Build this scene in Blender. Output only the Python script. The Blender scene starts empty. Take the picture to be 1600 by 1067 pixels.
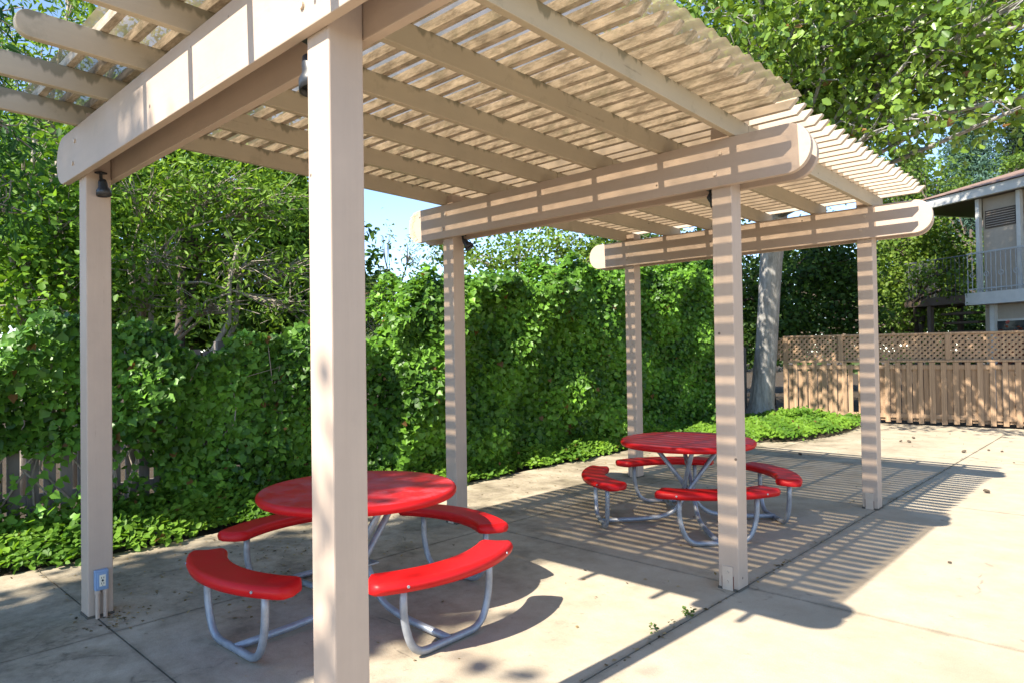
import bpy, bmesh, math, random
import numpy as np
from mathutils import Matrix, Vector

# ------------------------------------------------------------------ camera, sky, sun, exposure
SC = bpy.context.scene
COL = SC.collection
CAM_LOC = np.array([4.7263, -1.2553, 1.5678])
YAW, PITCH, ROLL = math.radians(43.375), math.radians(0.879), math.radians(-0.833)
F_PX = 1074.69                                     # focal length in pixels of a 1600 px wide frame
def cam_rows():
    f = np.array([-math.sin(YAW)*math.cos(PITCH), math.cos(YAW)*math.cos(PITCH), math.sin(PITCH)])
    r = np.array([math.cos(YAW), math.sin(YAW), 0.0]); u = np.cross(r, f)
    c, s = math.cos(ROLL), math.sin(ROLL)
    return c*r + s*u, -s*r + c*u, f
CR, CU, CF = cam_rows()
cd = bpy.data.cameras.new('camera'); cam = bpy.data.objects.new('camera', cd); COL.objects.link(cam)
cd.sensor_fit = 'HORIZONTAL'; cd.sensor_width = 36.0; cd.lens = F_PX/1600*36.0
cd.clip_start = 0.05; cd.clip_end = 600
cam.matrix_world = Matrix(((CR[0], CU[0], -CF[0], CAM_LOC[0]), (CR[1], CU[1], -CF[1], CAM_LOC[1]),
                           (CR[2], CU[2], -CF[2], CAM_LOC[2]), (0, 0, 0, 1)))
SC.camera = cam

SUN_TRAVEL = Vector((0.037, 1.02, -1.0)).normalized()
to_sun = -SUN_TRAVEL
SUN_EL = math.asin(to_sun.z)
SUN_AZ = math.atan2(to_sun.x, to_sun.y)            # from +Y clockwise
w = bpy.data.worlds.new('World'); SC.world = w; w.use_nodes = True
wn = w.node_tree
bg = wn.nodes['Background']
sky = wn.nodes.new('ShaderNodeTexSky'); sky.sky_type = 'NISHITA'; sky.sun_disc = False
sky.sun_elevation = SUN_EL; sky.sun_rotation = SUN_AZ
sky.air_density = 1.0; sky.dust_density = 0.0; sky.ozone_density = 1.6; sky.altitude = 2500
wn.links.new(sky.outputs[0], bg.inputs[0]); bg.inputs[1].default_value = 0.15
sd = bpy.data.lights.new('sun', 'SUN'); sd.energy = 5.0; sd.angle = math.radians(0.53); sd.color = (1.0, 0.93, 0.82)
so = bpy.data.objects.new('sun', sd); COL.objects.link(so)
so.rotation_euler = SUN_TRAVEL.to_track_quat('-Z', 'Y').to_euler(); so.location = (0, -10, 12)
SC.view_settings.view_transform = 'Standard'; SC.view_settings.look = 'None'
SC.view_settings.exposure = 1.36; SC.view_settings.gamma = 1.0
SC.cycles.max_bounces = 8; SC.cycles.diffuse_bounces = 4; SC.cycles.transparent_max_bounces = 12
SC.cycles.transmission_bounces = 6

def at(px, py, d):                                  # point of the photo's ray at camera depth d
    v = CR*((px-800)/F_PX) + CU*((533.5-py)/F_PX) + CF
    return Vector(CAM_LOC + v*d)

# ------------------------------------------------------------------ helpers
def tag(o, label=None, cat=None, group=None, kind=None):
    if label: o['label'] = label
    if cat: o['category'] = cat
    if group: o['group'] = group
    if kind: o['kind'] = kind
    return o
def empty(name, loc=(0, 0, 0), rz=0.0):
    o = bpy.data.objects.new(name, None); COL.objects.link(o)
    o.location = loc; o.rotation_euler = (0, 0, rz); o.empty_display_size = 0.1
    return o
def link_mesh(name, me, mat, parent=None, smooth=False):
    o = bpy.data.objects.new(name, me); COL.objects.link(o)
    if mat is not None: me.materials.append(mat)
    if parent is not None: o.parent = parent
    if smooth:
        me.polygons.foreach_set('use_smooth', [True]*len(me.polygons))
    return o
def copy_tree(o, parent=None):
    c = o.copy(); COL.objects.link(c); c.parent = parent
    for ch in list(o.children): copy_tree(ch, c)
    return c

class MB:
    def __init__(s): s.v = []; s.f = []
    def add(s, vs, fs):
        n = len(s.v); s.v += [tuple(p) for p in vs]; s.f += [tuple(i+n for i in q) for q in fs]
    def box(s, a, b):
        x0, y0, z0 = a; x1, y1, z1 = b
        s.add([(x0,y0,z0),(x1,y0,z0),(x1,y1,z0),(x0,y1,z0),(x0,y0,z1),(x1,y0,z1),(x1,y1,z1),(x0,y1,z1)],
              [(0,3,2,1),(4,5,6,7),(0,1,5,4),(1,2,6,5),(2,3,7,6),(3,0,4,7)])
    def prism(s, poly, axis, a, b):
        # poly: list of 2-D points; axis 'y': points are (x,z); 'x': (y,z); 'z': (x,y)
        def P(p, t):
            return {'y': (p[0], t, p[1]), 'x': (t, p[0], p[1]), 'z': (p[0], p[1], t)}[axis]
        n = len(poly)
        vs = [P(p, a) for p in poly] + [P(p, b) for p in poly]
        fs = [tuple(range(n)), tuple(reversed(range(n, 2*n)))]
        fs += [(i, n+i, n+(i+1) % n, (i+1) % n) for i in range(n)]
        s.add(vs, fs)
    def tube(s, pts, rad, n=10, cap=True):
        pts = [Vector(p) for p in pts]; m = len(pts)
        rads = rad if hasattr(rad, '__len__') else [rad]*m
        t0 = (pts[1]-pts[0]).normalized()
        ref = Vector((0, 0, 1)) if abs(t0.z) < 0.9 else Vector((1, 0, 0))
        u = t0.cross(ref).normalized()
        vs = []; prev = t0
        for i, p in enumerate(pts):
            t = (pts[min(i+1, m-1)]-pts[max(i-1, 0)]).normalized()
            q = prev.rotation_difference(t); u = q @ u; prev = t
            u = (u - t*u.dot(t)).normalized(); v = t.cross(u)
            for k in range(n):
                a = 2*math.pi*k/n
                vs.append(p + (u*math.cos(a)+v*math.sin(a))*rads[i])
        fs = []
        for i in range(m-1):
            for k in range(n):
                fs.append((i*n+k, i*n+(k+1) % n, (i+1)*n+(k+1) % n, (i+1)*n+k))
        if cap:
            fs.append(tuple(reversed(range(n)))); fs.append(tuple(range((m-1)*n, m*n)))
        s.add(vs, fs)
    def lathe(s, prof, n=48, close=True):
        vs = []; fs = []; m = len(prof)
        for k in range(n):
            a = 2*math.pi*k/n
            for r, z in prof: vs.append((r*math.cos(a), r*math.sin(a), z))
        for k in range(n):
            k2 = (k+1) % n
            for i in range(m-1):
                fs.append((k*m+i, k2*m+i, k2*m+i+1, k*m+i+1))
        if close:
            fs.append(tuple(k*m for k in reversed(range(n)))); fs.append(tuple(k*m+m-1 for k in range(n)))
        s.add(vs, fs)
    def build(s, name, mat, parent=None, smooth=False, bevel=0, seg=2, recalc=True):
        me = bpy.data.meshes.new(name); me.from_pydata(s.v, [], s.f)
        if recalc:
            bm = bmesh.new(); bm.from_mesh(me); bmesh.ops.recalc_face_normals(bm, faces=bm.faces); bm.to_mesh(me); bm.free()
        me.update()
        o = link_mesh(name, me, mat, parent, smooth)
        if bevel:
            md = o.modifiers.new('bevel', 'BEVEL'); md.width = bevel; md.segments = seg; md.limit_method = 'ANGLE'; md.angle_limit = math.radians(40)
            if not smooth:
                md.harden_normals = False
        return o
def fillet(pts, r, n=6):
    pts = [Vector(p) for p in pts]; out = [pts[0]]
    for i in range(1, len(pts)-1):
        a, b, c = pts[i-1], pts[i], pts[i+1]
        d1 = (a-b); d2 = (c-b); rr = min(r, d1.length*0.49, d2.length*0.49)
        p1 = b + d1.normalized()*rr; p2 = b + d2.normalized()*rr
        for k in range(n+1):
            t = k/n
            out.append(p1*(1-t)**2 + b*2*t*(1-t) + p2*t*t)
    out.append(pts[-1]); return out

# ------------------------------------------------------------------ materials
class NT:
    def __init__(s, name):
        s.m = bpy.data.materials.new(name); s.m.use_nodes = True; s.t = s.m.node_tree; s.n = s.t.nodes
        s.bsdf = s.n['Principled BSDF']; s.out = s.n['Material Output']
        s.tc = s.n.new('ShaderNodeTexCoord')
        s.co = s.tc.outputs['Object']
    def L(s, a, b): s.t.links.new(a, b)
    def world(s):
        g = s.n.new('ShaderNodeNewGeometry'); s.co = g.outputs['Position']; return s
    def scale(s, v):
        m = s.n.new('ShaderNodeMapping'); m.inputs['Scale'].default_value = v; s.L(s.co, m.inputs[0]); return m.outputs[0]
    def noise(s, scale, detail=4, rough=0.6, co=None):
        x = s.n.new('ShaderNodeTexNoise'); x.inputs['Scale'].default_value = scale; x.inputs['Detail'].default_value = detail
        x.inputs['Roughness'].default_value = rough; s.L(co if co is not None else s.co, x.inputs['Vector']); return x.outputs['Fac']
    def voro(s, scale, co=None, feature='F1'):
        x = s.n.new('ShaderNodeTexVoronoi'); x.feature = feature; x.inputs['Scale'].default_value = scale
        s.L(co if co is not None else s.co, x.inputs['Vector']); return x.outputs['Distance']
    def ramp(s, fac, stops):
        x = s.n.new('ShaderNodeValToRGB'); e = x.color_ramp.elements
        while len(e) < len(stops): e.new(0.5)
        for i, (p, c) in enumerate(stops):
            e[i].position = p; e[i].color = (*c, 1) if len(c) == 3 else c
        s.L(fac, x.inputs[0]); return x.outputs[0]
    def mix(s, fac, a, b, mode='MIX'):
        x = s.n.new('ShaderNodeMix'); x.data_type = 'RGBA'; x.blend_type = mode
        for i, v in ((0, fac), (6, a), (7, b)):
            if isinstance(v, (int, float)): x.inputs[i].default_value = v
            elif isinstance(v, tuple): x.inputs[i].default_value = (*v, 1)
            else: s.L(v, x.inputs[i])
        return x.outputs[2]
    def math(s, op, a, b=None):
        x = s.n.new('ShaderNodeMath'); x.operation = op
        for i, v in ((0, a), (1, b)):
            if v is None: continue
            if isinstance(v, (int, float)): x.inputs[i].default_value = v
            else: s.L(v, x.inputs[i])
        return x.outputs[0]
    def sep(s, co=None):
        x = s.n.new('ShaderNodeSeparateXYZ'); s.L(co if co is not None else s.co, x.inputs[0]); return x.outputs
    def bump(s, h, strength=0.3, dist=0.01):
        x = s.n.new('ShaderNodeBump'); x.inputs['Strength'].default_value = strength; x.inputs['Distance'].default_value = dist
        s.L(h, x.inputs['Height']); s.L(x.outputs[0], s.bsdf.inputs['Normal'])
    def base(s, c, rough=0.6, metal=0.0, spec=0.5):
        if isinstance(c, tuple): s.bsdf.inputs['Base Color'].default_value = (*c, 1)
        else: s.L(c, s.bsdf.inputs['Base Color'])
        if isinstance(rough, (int, float)): s.bsdf.inputs['Roughness'].default_value = rough
        else: s.L(rough, s.bsdf.inputs['Roughness'])
        s.bsdf.inputs['Metallic'].default_value = metal
        s.bsdf.inputs['Specular IOR Level'].default_value = spec
        return s.m

def wood_paint(name, c, stain=0.5, rough_sawn=0.0, grain=(1, 1, 1), mildew=(0.16, 0.15, 0.11), drips=False):
    t = NT(name)
    n1 = t.noise(1.7, 5, 0.65); n2 = t.noise(22, 6, 0.7, t.scale(grain)); n3 = t.noise(5.0, 6, 0.75)
    col = t.mix(t.ramp(n1, [(0.3, (0, 0, 0)), (0.75, (1, 1, 1))]), tuple(v*f for v, f in zip(c, (0.84, 0.85, 0.87))), tuple(min(1, v*1.06) for v in c))
    col = t.mix(t.math('MULTIPLY', n2, 0.60), col, tuple(v*0.72 for v in c))
    st = t.ramp(n3, [(0.56, (0, 0, 0)), (0.74, (1, 1, 1))])
    col = t.mix(t.math('MULTIPLY', st, stain), col, mildew)
    ck = t.ramp(t.noise(34, 3, 0.55, t.scale(tuple(1 if v == 1 else v*0.35 for v in grain))), [(0.70, (0, 0, 0)), (0.735, (1, 1, 1))])
    col = t.mix(t.math('MULTIPLY', t.math('MULTIPLY', ck, 0.55), t.ramp(n3, [(0.48, (0, 0, 0)), (0.60, (1, 1, 1))])), col, tuple(v*0.38 for v in c))
    dots = t.ramp(t.voro(4.3), [(0.034, (1, 1, 1)), (0.046, (0, 0, 0))])
    col = t.mix(t.math('MULTIPLY', dots, 0.85), col, (0.06, 0.045, 0.035))
    if drips:                                       # rain drip marks running down from the slats
        z = t.sep()[2]; d = t.noise(9, 3, 0.6, t.scale((1, 1, 0.12)))
        hgt = t.math('MULTIPLY', t.math('SUBTRACT', z, 2.96), 7.6)
        k = t.ramp(t.math('ADD', t.math('MULTIPLY', hgt, 0.55), t.math('MULTIPLY', d, 1.0)), [(0.92, (0, 0, 0)), (1.12, (1, 1, 1))])
        col = t.mix(t.math('MULTIPLY', k, 0.7), col, (0.13, 0.12, 0.075))
    m = t.base(col, 0.62, 0, 0.35)
    t.bump(t.noise(40, 5, 0.7, t.scale(grain)), 0.25 + rough_sawn, 0.004)
    return m
BEIGE = (0.525, 0.405, 0.31)
M_POST = wood_paint('painted_post_wood', BEIGE, 0.10, 0, (1, 1, 0.06))
M_BEAM = wood_paint('painted_beam_wood', BEIGE, 0.16, 0, (0.06, 1, 1))
M_RAFT = wood_paint('painted_rafter_wood', (0.485, 0.405, 0.285), 0.45, 0, (1, 0.06, 1), (0.20, 0.185, 0.12), True)
def slat_mat():
    t = NT('rough_slat_wood')
    n = t.noise(26, 5, 0.75, t.scale((0.25, 1, 1))); g = t.noise(6, 5, 0.7)
    col = t.mix(t.ramp(n, [(0.38, (0, 0, 0)), (0.60, (1, 1, 1))]), (0.23, 0.185, 0.13), (0.50, 0.415, 0.31))
    col = t.mix(t.math('MULTIPLY', t.ramp(g, [(0.5, (0, 0, 0)), (0.72, (1, 1, 1))]), 0.6), col, (0.20, 0.19, 0.12))
    m = t.base(col, 0.75, 0, 0.25); t.bump(n, 0.6, 0.006); return m
M_SLAT = slat_mat()
M_SLATP = wood_paint('painted_slat_wood', (0.52, 0.425, 0.32), 0.25, 0.2, (0.1, 1, 1))
def panel_mat():
    t = NT('weathered_clear_panel')
    n = t.noise(7, 5, 0.7)
    tr = t.n.new('ShaderNodeBsdfTransparent'); tr.inputs[0].default_value = (0.95, 0.86, 0.72, 1)
    df = t.n.new('ShaderNodeBsdfDiffuse'); tl = t.n.new('ShaderNodeBsdfTranslucent')
    c = t.mix(t.ramp(n, [(0.45, (0, 0, 0)), (0.7, (1, 1, 1))]), (0.56, 0.46, 0.32), (0.32, 0.29, 0.17))
    t.L(c, df.inputs[0]); t.L(c, tl.inputs[0])
    gl = t.n.new('ShaderNodeBsdfGlossy'); gl.inputs['Roughness'].default_value = 0.25; gl.inputs[0].default_value = (0.8, 0.8, 0.8, 1)
    a = t.n.new('ShaderNodeMixShader'); a.inputs[0].default_value = 0.30; t.L(df.outputs[0], a.inputs[1]); t.L(tl.outputs[0], a.inputs[2])
    g = t.n.new('ShaderNodeMixShader'); g.inputs[0].default_value = 0.08; t.L(a.outputs[0], g.inputs[1]); t.L(gl.outputs[0], g.inputs[2])
    b = t.n.new('ShaderNodeMixShader'); t.L(t.ramp(n, [(0.35, (0.56,)*3), (0.72, (0.80,)*3)]), b.inputs[0])
    t.L(tr.outputs[0], b.inputs[1]); t.L(g.outputs[0], b.inputs[2]); t.L(b.outputs[0], t.out.inputs[0])
    return t.m
M_PANEL = panel_mat()
XJ = [-1.42, 0.325, 2.695, 6.2, 9.7, 13.2]
YJ = [-9.0, -5.9, -2.93, 0.045, 3.10, 6.58, 9.9, 13.2]
def concrete_mat():
    t = NT('weathered_concrete').world()
    n1 = t.noise(0.55, 6, 0.65); n2 = t.noise(3.2, 7, 0.7); n3 = t.noise(60, 3, 0.6); n4 = t.noise(1.3, 7, 0.75)
    col = t.mix(t.ramp(n2, [(0.3, (0, 0, 0)), (0.75, (1, 1, 1))]), (0.40, 0.328, 0.228), (0.525, 0.45, 0.335))
    col = t.mix(t.ramp(n1, [(0.52, (0, 0, 0)), (0.72, (0.6, 0.6, 0.6))]), col, (0.34, 0.27, 0.18))
    x = t.sep()[0]
    # dirt and moss gather on the hedge side of the slab (a wear pattern of the place)
    left = t.ramp(t.math('ADD', t.math('MULTIPLY', x, -0.24), t.math('MULTIPLY', n4, 1.25)), [(0.02, (0, 0, 0)), (0.70, (1, 1, 1))])
    dirt = t.ramp(n4, [(0.40, (0.12, 0.12, 0.12)), (0.60, (1, 1, 1))])
    dark = t.mix(t.ramp(n2, [(0.4, (0, 0, 0)), (0.65, (1, 1, 1))]), (0.105, 0.085, 0.052), (0.29, 0.245, 0.155))
    col = t.mix(t.math('MULTIPLY', t.math('MULTIPLY', left, dirt), 0.92), col, dark)
    sp = t.ramp(t.noise(9, 6, 0.8), [(0.60, (0, 0, 0)), (0.68, (1, 1, 1))])
    col = t.mix(t.math('MULTIPLY', sp, 0.5), col, (0.16, 0.13, 0.10))
    col = t.mix(t.math('MULTIPLY', n3, 0.25), col, (0.30, 0.26, 0.20))
    # hairline cracks and grime gathered along the joints
    wv = t.n.new('ShaderNodeVectorMath'); wv.operation = 'ADD'; nz = t.n.new('ShaderNodeTexNoise'); nz.inputs['Scale'].default_value = 2.2; t.L(t.co, nz.inputs['Vector']); t.L(t.co, wv.inputs[0]); t.L(nz.outputs['Color'], wv.inputs[1])
    vd = t.voro(0.42, wv.outputs[0], 'DISTANCE_TO_EDGE')
    crack = t.math('MULTIPLY', t.ramp(vd, [(0.0, (1, 1, 1)), (0.006, (0, 0, 0))]), t.ramp(n4, [(0.52, (0, 0, 0)), (0.60, (1, 1, 1))]))
    col = t.mix(t.math('MULTIPLY', crack, 0.7), col, (0.09, 0.075, 0.055))
    xyz = t.sep()
    for ax, vals in ((0, XJ[1:4]), (1, YJ[3:7])):
        for v in vals:
            d = t.math('ABSOLUTE', t.math('SUBTRACT', xyz[ax], v))
            g = t.math('MULTIPLY', t.ramp(t.math('ADD', t.math('MULTIPLY', d, 10.0), t.math('MULTIPLY', n2, 0.9)), [(0.42, (1, 1, 1)), (0.75, (0, 0, 0))]), 0.55)
            col = t.mix(g, col, (0.15, 0.125, 0.085))
    fine = t.ramp(t.noise(170, 2, 0.5), [(0.36, (0, 0, 0)), (0.52, (1, 1, 1))])
    col = t.mix(t.math('MULTIPLY', t.math('SUBTRACT', 1.0, fine), 0.30), col, (0.22, 0.18, 0.13))
    m = t.base(col, 0.85, 0, 0.25); t.bump(t.math('ADD', n3, t.math('MULTIPLY', n2, 2.0)), 0.25, 0.006); return m
M_CONC = concrete_mat()
def soil_mat():
    t = NT('dark_soil').world()
    n = t.noise(18, 6, 0.75)
    m = t.base(t.ramp(n, [(0.3, (0.03, 0.022, 0.014)), (0.7, (0.10, 0.075, 0.05))]), 0.95, 0, 0.2); t.bump(n, 0.8, 0.03); return m
M_SOIL = soil_mat()
def red_mat(name, faded_glare):
    t = NT(name)
    n = t.noise(3.0, 6, 0.7); s = t.noise(22, 5, 0.7)
    col = t.mix(t.ramp(n, [(0.35, (0, 0, 0)), (0.7, (1, 1, 1))]), (0.47, 0.007, 0.009), (0.57, 0.012, 0.013))
    if faded_glare:
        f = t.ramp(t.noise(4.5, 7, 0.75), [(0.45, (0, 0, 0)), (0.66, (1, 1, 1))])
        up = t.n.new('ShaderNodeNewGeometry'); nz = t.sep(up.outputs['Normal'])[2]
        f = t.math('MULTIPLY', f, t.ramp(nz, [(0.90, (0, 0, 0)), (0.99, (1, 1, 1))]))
        col = t.mix(t.math('MULTIPLY', f, 0.62), col, (0.42, 0.13, 0.165))  # pale patches on upward faces: worn fading plus glare painted into the red
    m = t.base(col, t.ramp(n, [(0.3, (0.36,)*3), (0.75, (0.48,)*3)]), 0, 0.22); return m
M_RED = red_mat('red_plastisol', False); M_REDTOP = red_mat('worn_glare_red_plastisol', True)
def galv():
    t = NT('galvanised_pipe'); n = t.noise(9, 5, 0.7)
    m = t.base(t.ramp(n, [(0.3, (0.21, 0.23, 0.26)), (0.7, (0.36, 0.385, 0.42))]), 0.42, 0.35, 0.5); return m
M_GALV = galv()
def plain(name, c, rough=0.5, metal=0.0, var=0.15, sc=8):
    t = NT(name); n = t.noise(sc, 4, 0.6)
    return t.base(t.mix(n, tuple(v*(1-var) for v in c), tuple(min(1, v*(1+var)) for v in c)), rough, metal)
M_BLACK = plain('black_metal', (0.022, 0.024, 0.028), 0.4)
M_BLUEBOX = plain('blue_grey_box', (0.20, 0.30, 0.45), 0.45)
M_CREAM = plain('cream_plastic', (0.72, 0.68, 0.55), 0.4)
M_STEELPAINT = plain('painted_steel', (0.54, 0.43, 0.33), 0.5)
M_RUST = plain('rusty_steel', (0.16, 0.05, 0.025), 0.85)
M_RAW = plain('raw_broken_wood', (0.55, 0.42, 0.27), 0.9, 0, 0.5, 40)
M_GRIME = plain('dark_grime', (0.10, 0.085, 0.065), 0.9)
M_WHITE = plain('white_paint', (0.60, 0.58, 0.53), 0.5)
M_STUCCO = plain('beige_stucco', (0.44, 0.37, 0.29), 0.85, 0, 0.12, 12)
M_DARKWOOD = plain('dark_stained_wood', (0.085, 0.06, 0.042), 0.7)
M_GLASS = plain('dark_window_glass', (0.03, 0.035, 0.04), 0.08)
M_IRON = plain('light_iron', (0.42, 0.43, 0.43), 0.5)
M_DIRON = plain('dark_iron', (0.10, 0.105, 0.11), 0.6)
def fence_mat(name, c):
    t = NT(name)
    n = t.noise(5, 5, 0.7, t.scale((4.5, 1, 0.10))); g = t.noise(30, 4, 0.6, t.scale((1, 1, 0.05)))
    col = t.mix(t.ramp(n, [(0.3, (0, 0, 0)), (0.7, (1, 1, 1))]), tuple(v*0.55 for v in c), tuple(v*1.22 for v in c))
    col = t.mix(t.math('MULTIPLY', g, 0.35), col, tuple(v*0.5 for v in c))
    m = t.base(col, 0.8, 0, 0.2); t.bump(g, 0.4, 0.004); return m
M_FENCE = fence_mat('tan_fence_wood', (0.42, 0.275, 0.165)); M_GREY = fence_mat('grey_weathered_wood', (0.23, 0.20, 0.175))
def bark(name, a, b, sc=(1, 1, 0.25)):
    t = NT(name); n = t.noise(9, 7, 0.75, t.scale(sc)); v = t.voro(14, t.scale(sc))
    m = t.base(t.ramp(n, [(0.3, a), (0.7, b)]), 0.9, 0, 0.2); t.bump(t.math('ADD', n, v), 0.6, 0.03); return m
M_BARKG = bark('pale_grey_bark', (0.13, 0.12, 0.105), (0.42, 0.40, 0.37))
M_BARKD = bark('dark_bark', (0.055, 0.042, 0.032), (0.15, 0.12, 0.095))
M_TWIG = bark('pale_twig_bark', (0.20, 0.165, 0.13), (0.46, 0.40, 0.33))
def shingle():
    t = NT('brown_shingles'); br = t.n.new('ShaderNodeTexBrick'); br.inputs['Scale'].default_value = 5
    br.inputs['Color1'].default_value = (0.25, 0.16, 0.12, 1); br.inputs['Color2'].default_value = (0.17, 0.115, 0.09, 1); br.inputs['Mortar'].default_value = (0.07, 0.05, 0.04, 1)
    t.L(t.co, br.inputs['Vector']); n = t.noise(4, 5, 0.7)
    return t.base(t.mix(t.math('MULTIPLY', n, 0.5), br.outputs[0], (0.30, 0.20, 0.15)), 0.9, 0, 0.2)
M_SHINGLE = shingle()
def leaf_mat(name, rough=0.42, trans=0.35, spec=0.4):
    t = NT(name)
    at_ = t.n.new('ShaderNodeAttribute'); at_.attribute_name = 'leaf_colour'
    t.L(at_.outputs['Color'], t.bsdf.inputs['Base Color'])
    t.bsdf.inputs['Roughness'].default_value = rough; t.bsdf.inputs['Specular IOR Level'].default_value = spec
    tl = t.n.new('ShaderNodeBsdfTranslucent')
    t.L(t.mix(1.0, at_.outputs['Color'], (1.35, 1.30, 0.55), 'MULTIPLY'), tl.inputs[0])
    mx = t.n.new('ShaderNodeMixShader'); mx.inputs[0].default_value = trans
    t.L(t.bsdf.outputs[0], mx.inputs[1]); t.L(tl.outputs[0], mx.inputs[2]); t.L(mx.outputs[0], t.out.inputs[0])
    return t.m
M_LEAF = leaf_mat('foliage', 0.5, 0.42, 0.22); M_LEAFG = leaf_mat('glossy_foliage', 0.34, 0.28, 0.45); M_IVY = leaf_mat('ivy_foliage', 0.40, 0.34, 0.30)

# ------------------------------------------------------------------ leaf meshes
TPL = {
 'ovate': (np.array([(0,0,0),(-.33,.30,.09),(-.27,.70,.06),(0,1,-.04),(.27,.70,.06),(.33,.30,.09)]), [(0,3,2,1),(0,5,4,3)]),
 'ivy':   (np.array([(0,.05,0),(0,.5,-.03),(0,1,-.12),(-.40,-.06,.05),(-.52,.34,.08),(-.22,.68,.02),(.40,-.06,.05),(.52,.34,.08),(.22,.68,.02)]), [(0,1,4,3),(1,2,5,4),(0,6,7,1),(1,7,8,2)]),
 'narrow':(np.array([(0,0,0),(-.11,.30,.03),(-.08,.70,.0),(0,1,-.06),(.08,.70,.0),(.11,.30,.03)]), [(0,3,2,1),(0,5,4,3)]),
 'lance': (np.array([(0,0,0),(-.17,.30,.05),(-.13,.66,.03),(0,1,-.06),(.13,.66,.03),(.17,.30,.05)]), [(0,3,2,1),(0,5,4,3)]),
 'small': (np.array([(0,0,0),(-.30,.5,.05),(0,1,0),(.30,.5,.05)]), [(0,3,2,1)]),
}
def leaf_object(name, pos, nrm, size, col, mat, kind='ovate', parent=None, seed=0, droop=0.0, dirs=None):
    rng = np.random.default_rng(seed+991)
    N = len(pos); tv, tf = TPL[kind]; T = len(tv)
    nrm = nrm/np.maximum(np.linalg.norm(nrm, axis=1, keepdims=True), 1e-6)
    d = rng.normal(size=(N, 3)) if dirs is None else dirs
    d[:, 2] -= droop
    d = d - nrm*(d*nrm).sum(1, keepdims=True); d /= np.maximum(np.linalg.norm(d, axis=1, keepdims=True), 1e-6)
    s_ = np.cross(d, nrm)
    size = np.broadcast_to(size, (N,)).reshape(N, 1, 1)
    loc = tv[None]*size
    V = pos[:, None, :] + loc[:, :, 0:1]*s_[:, None] + loc[:, :, 1:2]*d[:, None] + loc[:, :, 2:3]*nrm[:, None]
    V = V.reshape(-1, 3)
    F = (np.array(tf)[None] + (np.arange(N)*T)[:, None, None]).reshape(-1, 4)
    me = bpy.data.meshes.new(name)
    me.vertices.add(len(V)); me.vertices.foreach_set('co', V.astype(np.float32).ravel())
    me.loops.add(F.size); me.loops.foreach_set('vertex_index', F.astype(np.int32).ravel())
    me.polygons.add(len(F)); me.polygons.foreach_set('loop_start', (np.arange(len(F))*4).astype(np.int32))
    me.update(calc_edges=True); me.validate()
    a = me.attributes.new('leaf_colour', 'FLOAT_COLOR', 'POINT')
    c4 = np.ones((len(V), 4), np.float32); c4[:, :3] = np.repeat(col, T, axis=0)
    a.data.foreach_set('color', c4.ravel())
    return link_mesh(name, me, mat, parent, smooth=True)
def leaf_colours(rng, n, dark, light, brown=0.0, clump=None):
    t = rng.beta(1.6, 1.8, n)
    if clump is not None: t = np.clip(0.5*t + 0.5*clump, 0, 1)**1.15
    c = np.array(dark)[None]*(1-t[:, None]) + np.array(light)[None]*t[:, None]
    c *= rng.uniform(0.8, 1.2, (n, 1))
    if brown > 0:
        b = rng.random(n) < brown; c[b] = np.array((0.16, 0.085, 0.03))*rng.uniform(0.6, 1.5, (b.sum(), 1))
    return c
def blob_leaves(rng, blobs, per_clump, rc):
    """clumps spread through ellipsoids -> positions, normals, clump shade"""
    P, Nn, K, CC = [], [], [], []
    for (c, r, n) in blobs:
        c = np.array(c, float); r = np.array(r, float)
        d = rng.normal(size=(n, 3)); d /= np.linalg.norm(d, axis=1, keepdims=True)
        rad = rng.random(n)**0.38
        wob = 1 + 0.22*np.sin(d[:, 0]*5.1+c[0]*3)*np.sin(d[:, 1]*4.3+c[1]) + 0.15*np.sin(d[:, 2]*7+c[2])
        cc = c + d*r*(rad*wob)[:, None]
        k = rng.random(n)
        off = rng.normal(size=(n, per_clump, 3))*rc
        P.append((cc[:, None]+off).reshape(-1, 3))
        nn = d[:, None]*0.6 + np.array([0, 0, 0.55]) + rng.normal(size=(n, per_clump, 3))*0.65
        Nn.append(nn.reshape(-1, 3)); K.append(np.repeat(k, per_clump)); CC.append(cc)
    return np.concatenate(P), np.concatenate(Nn), np.concatenate(K), CC

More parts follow.
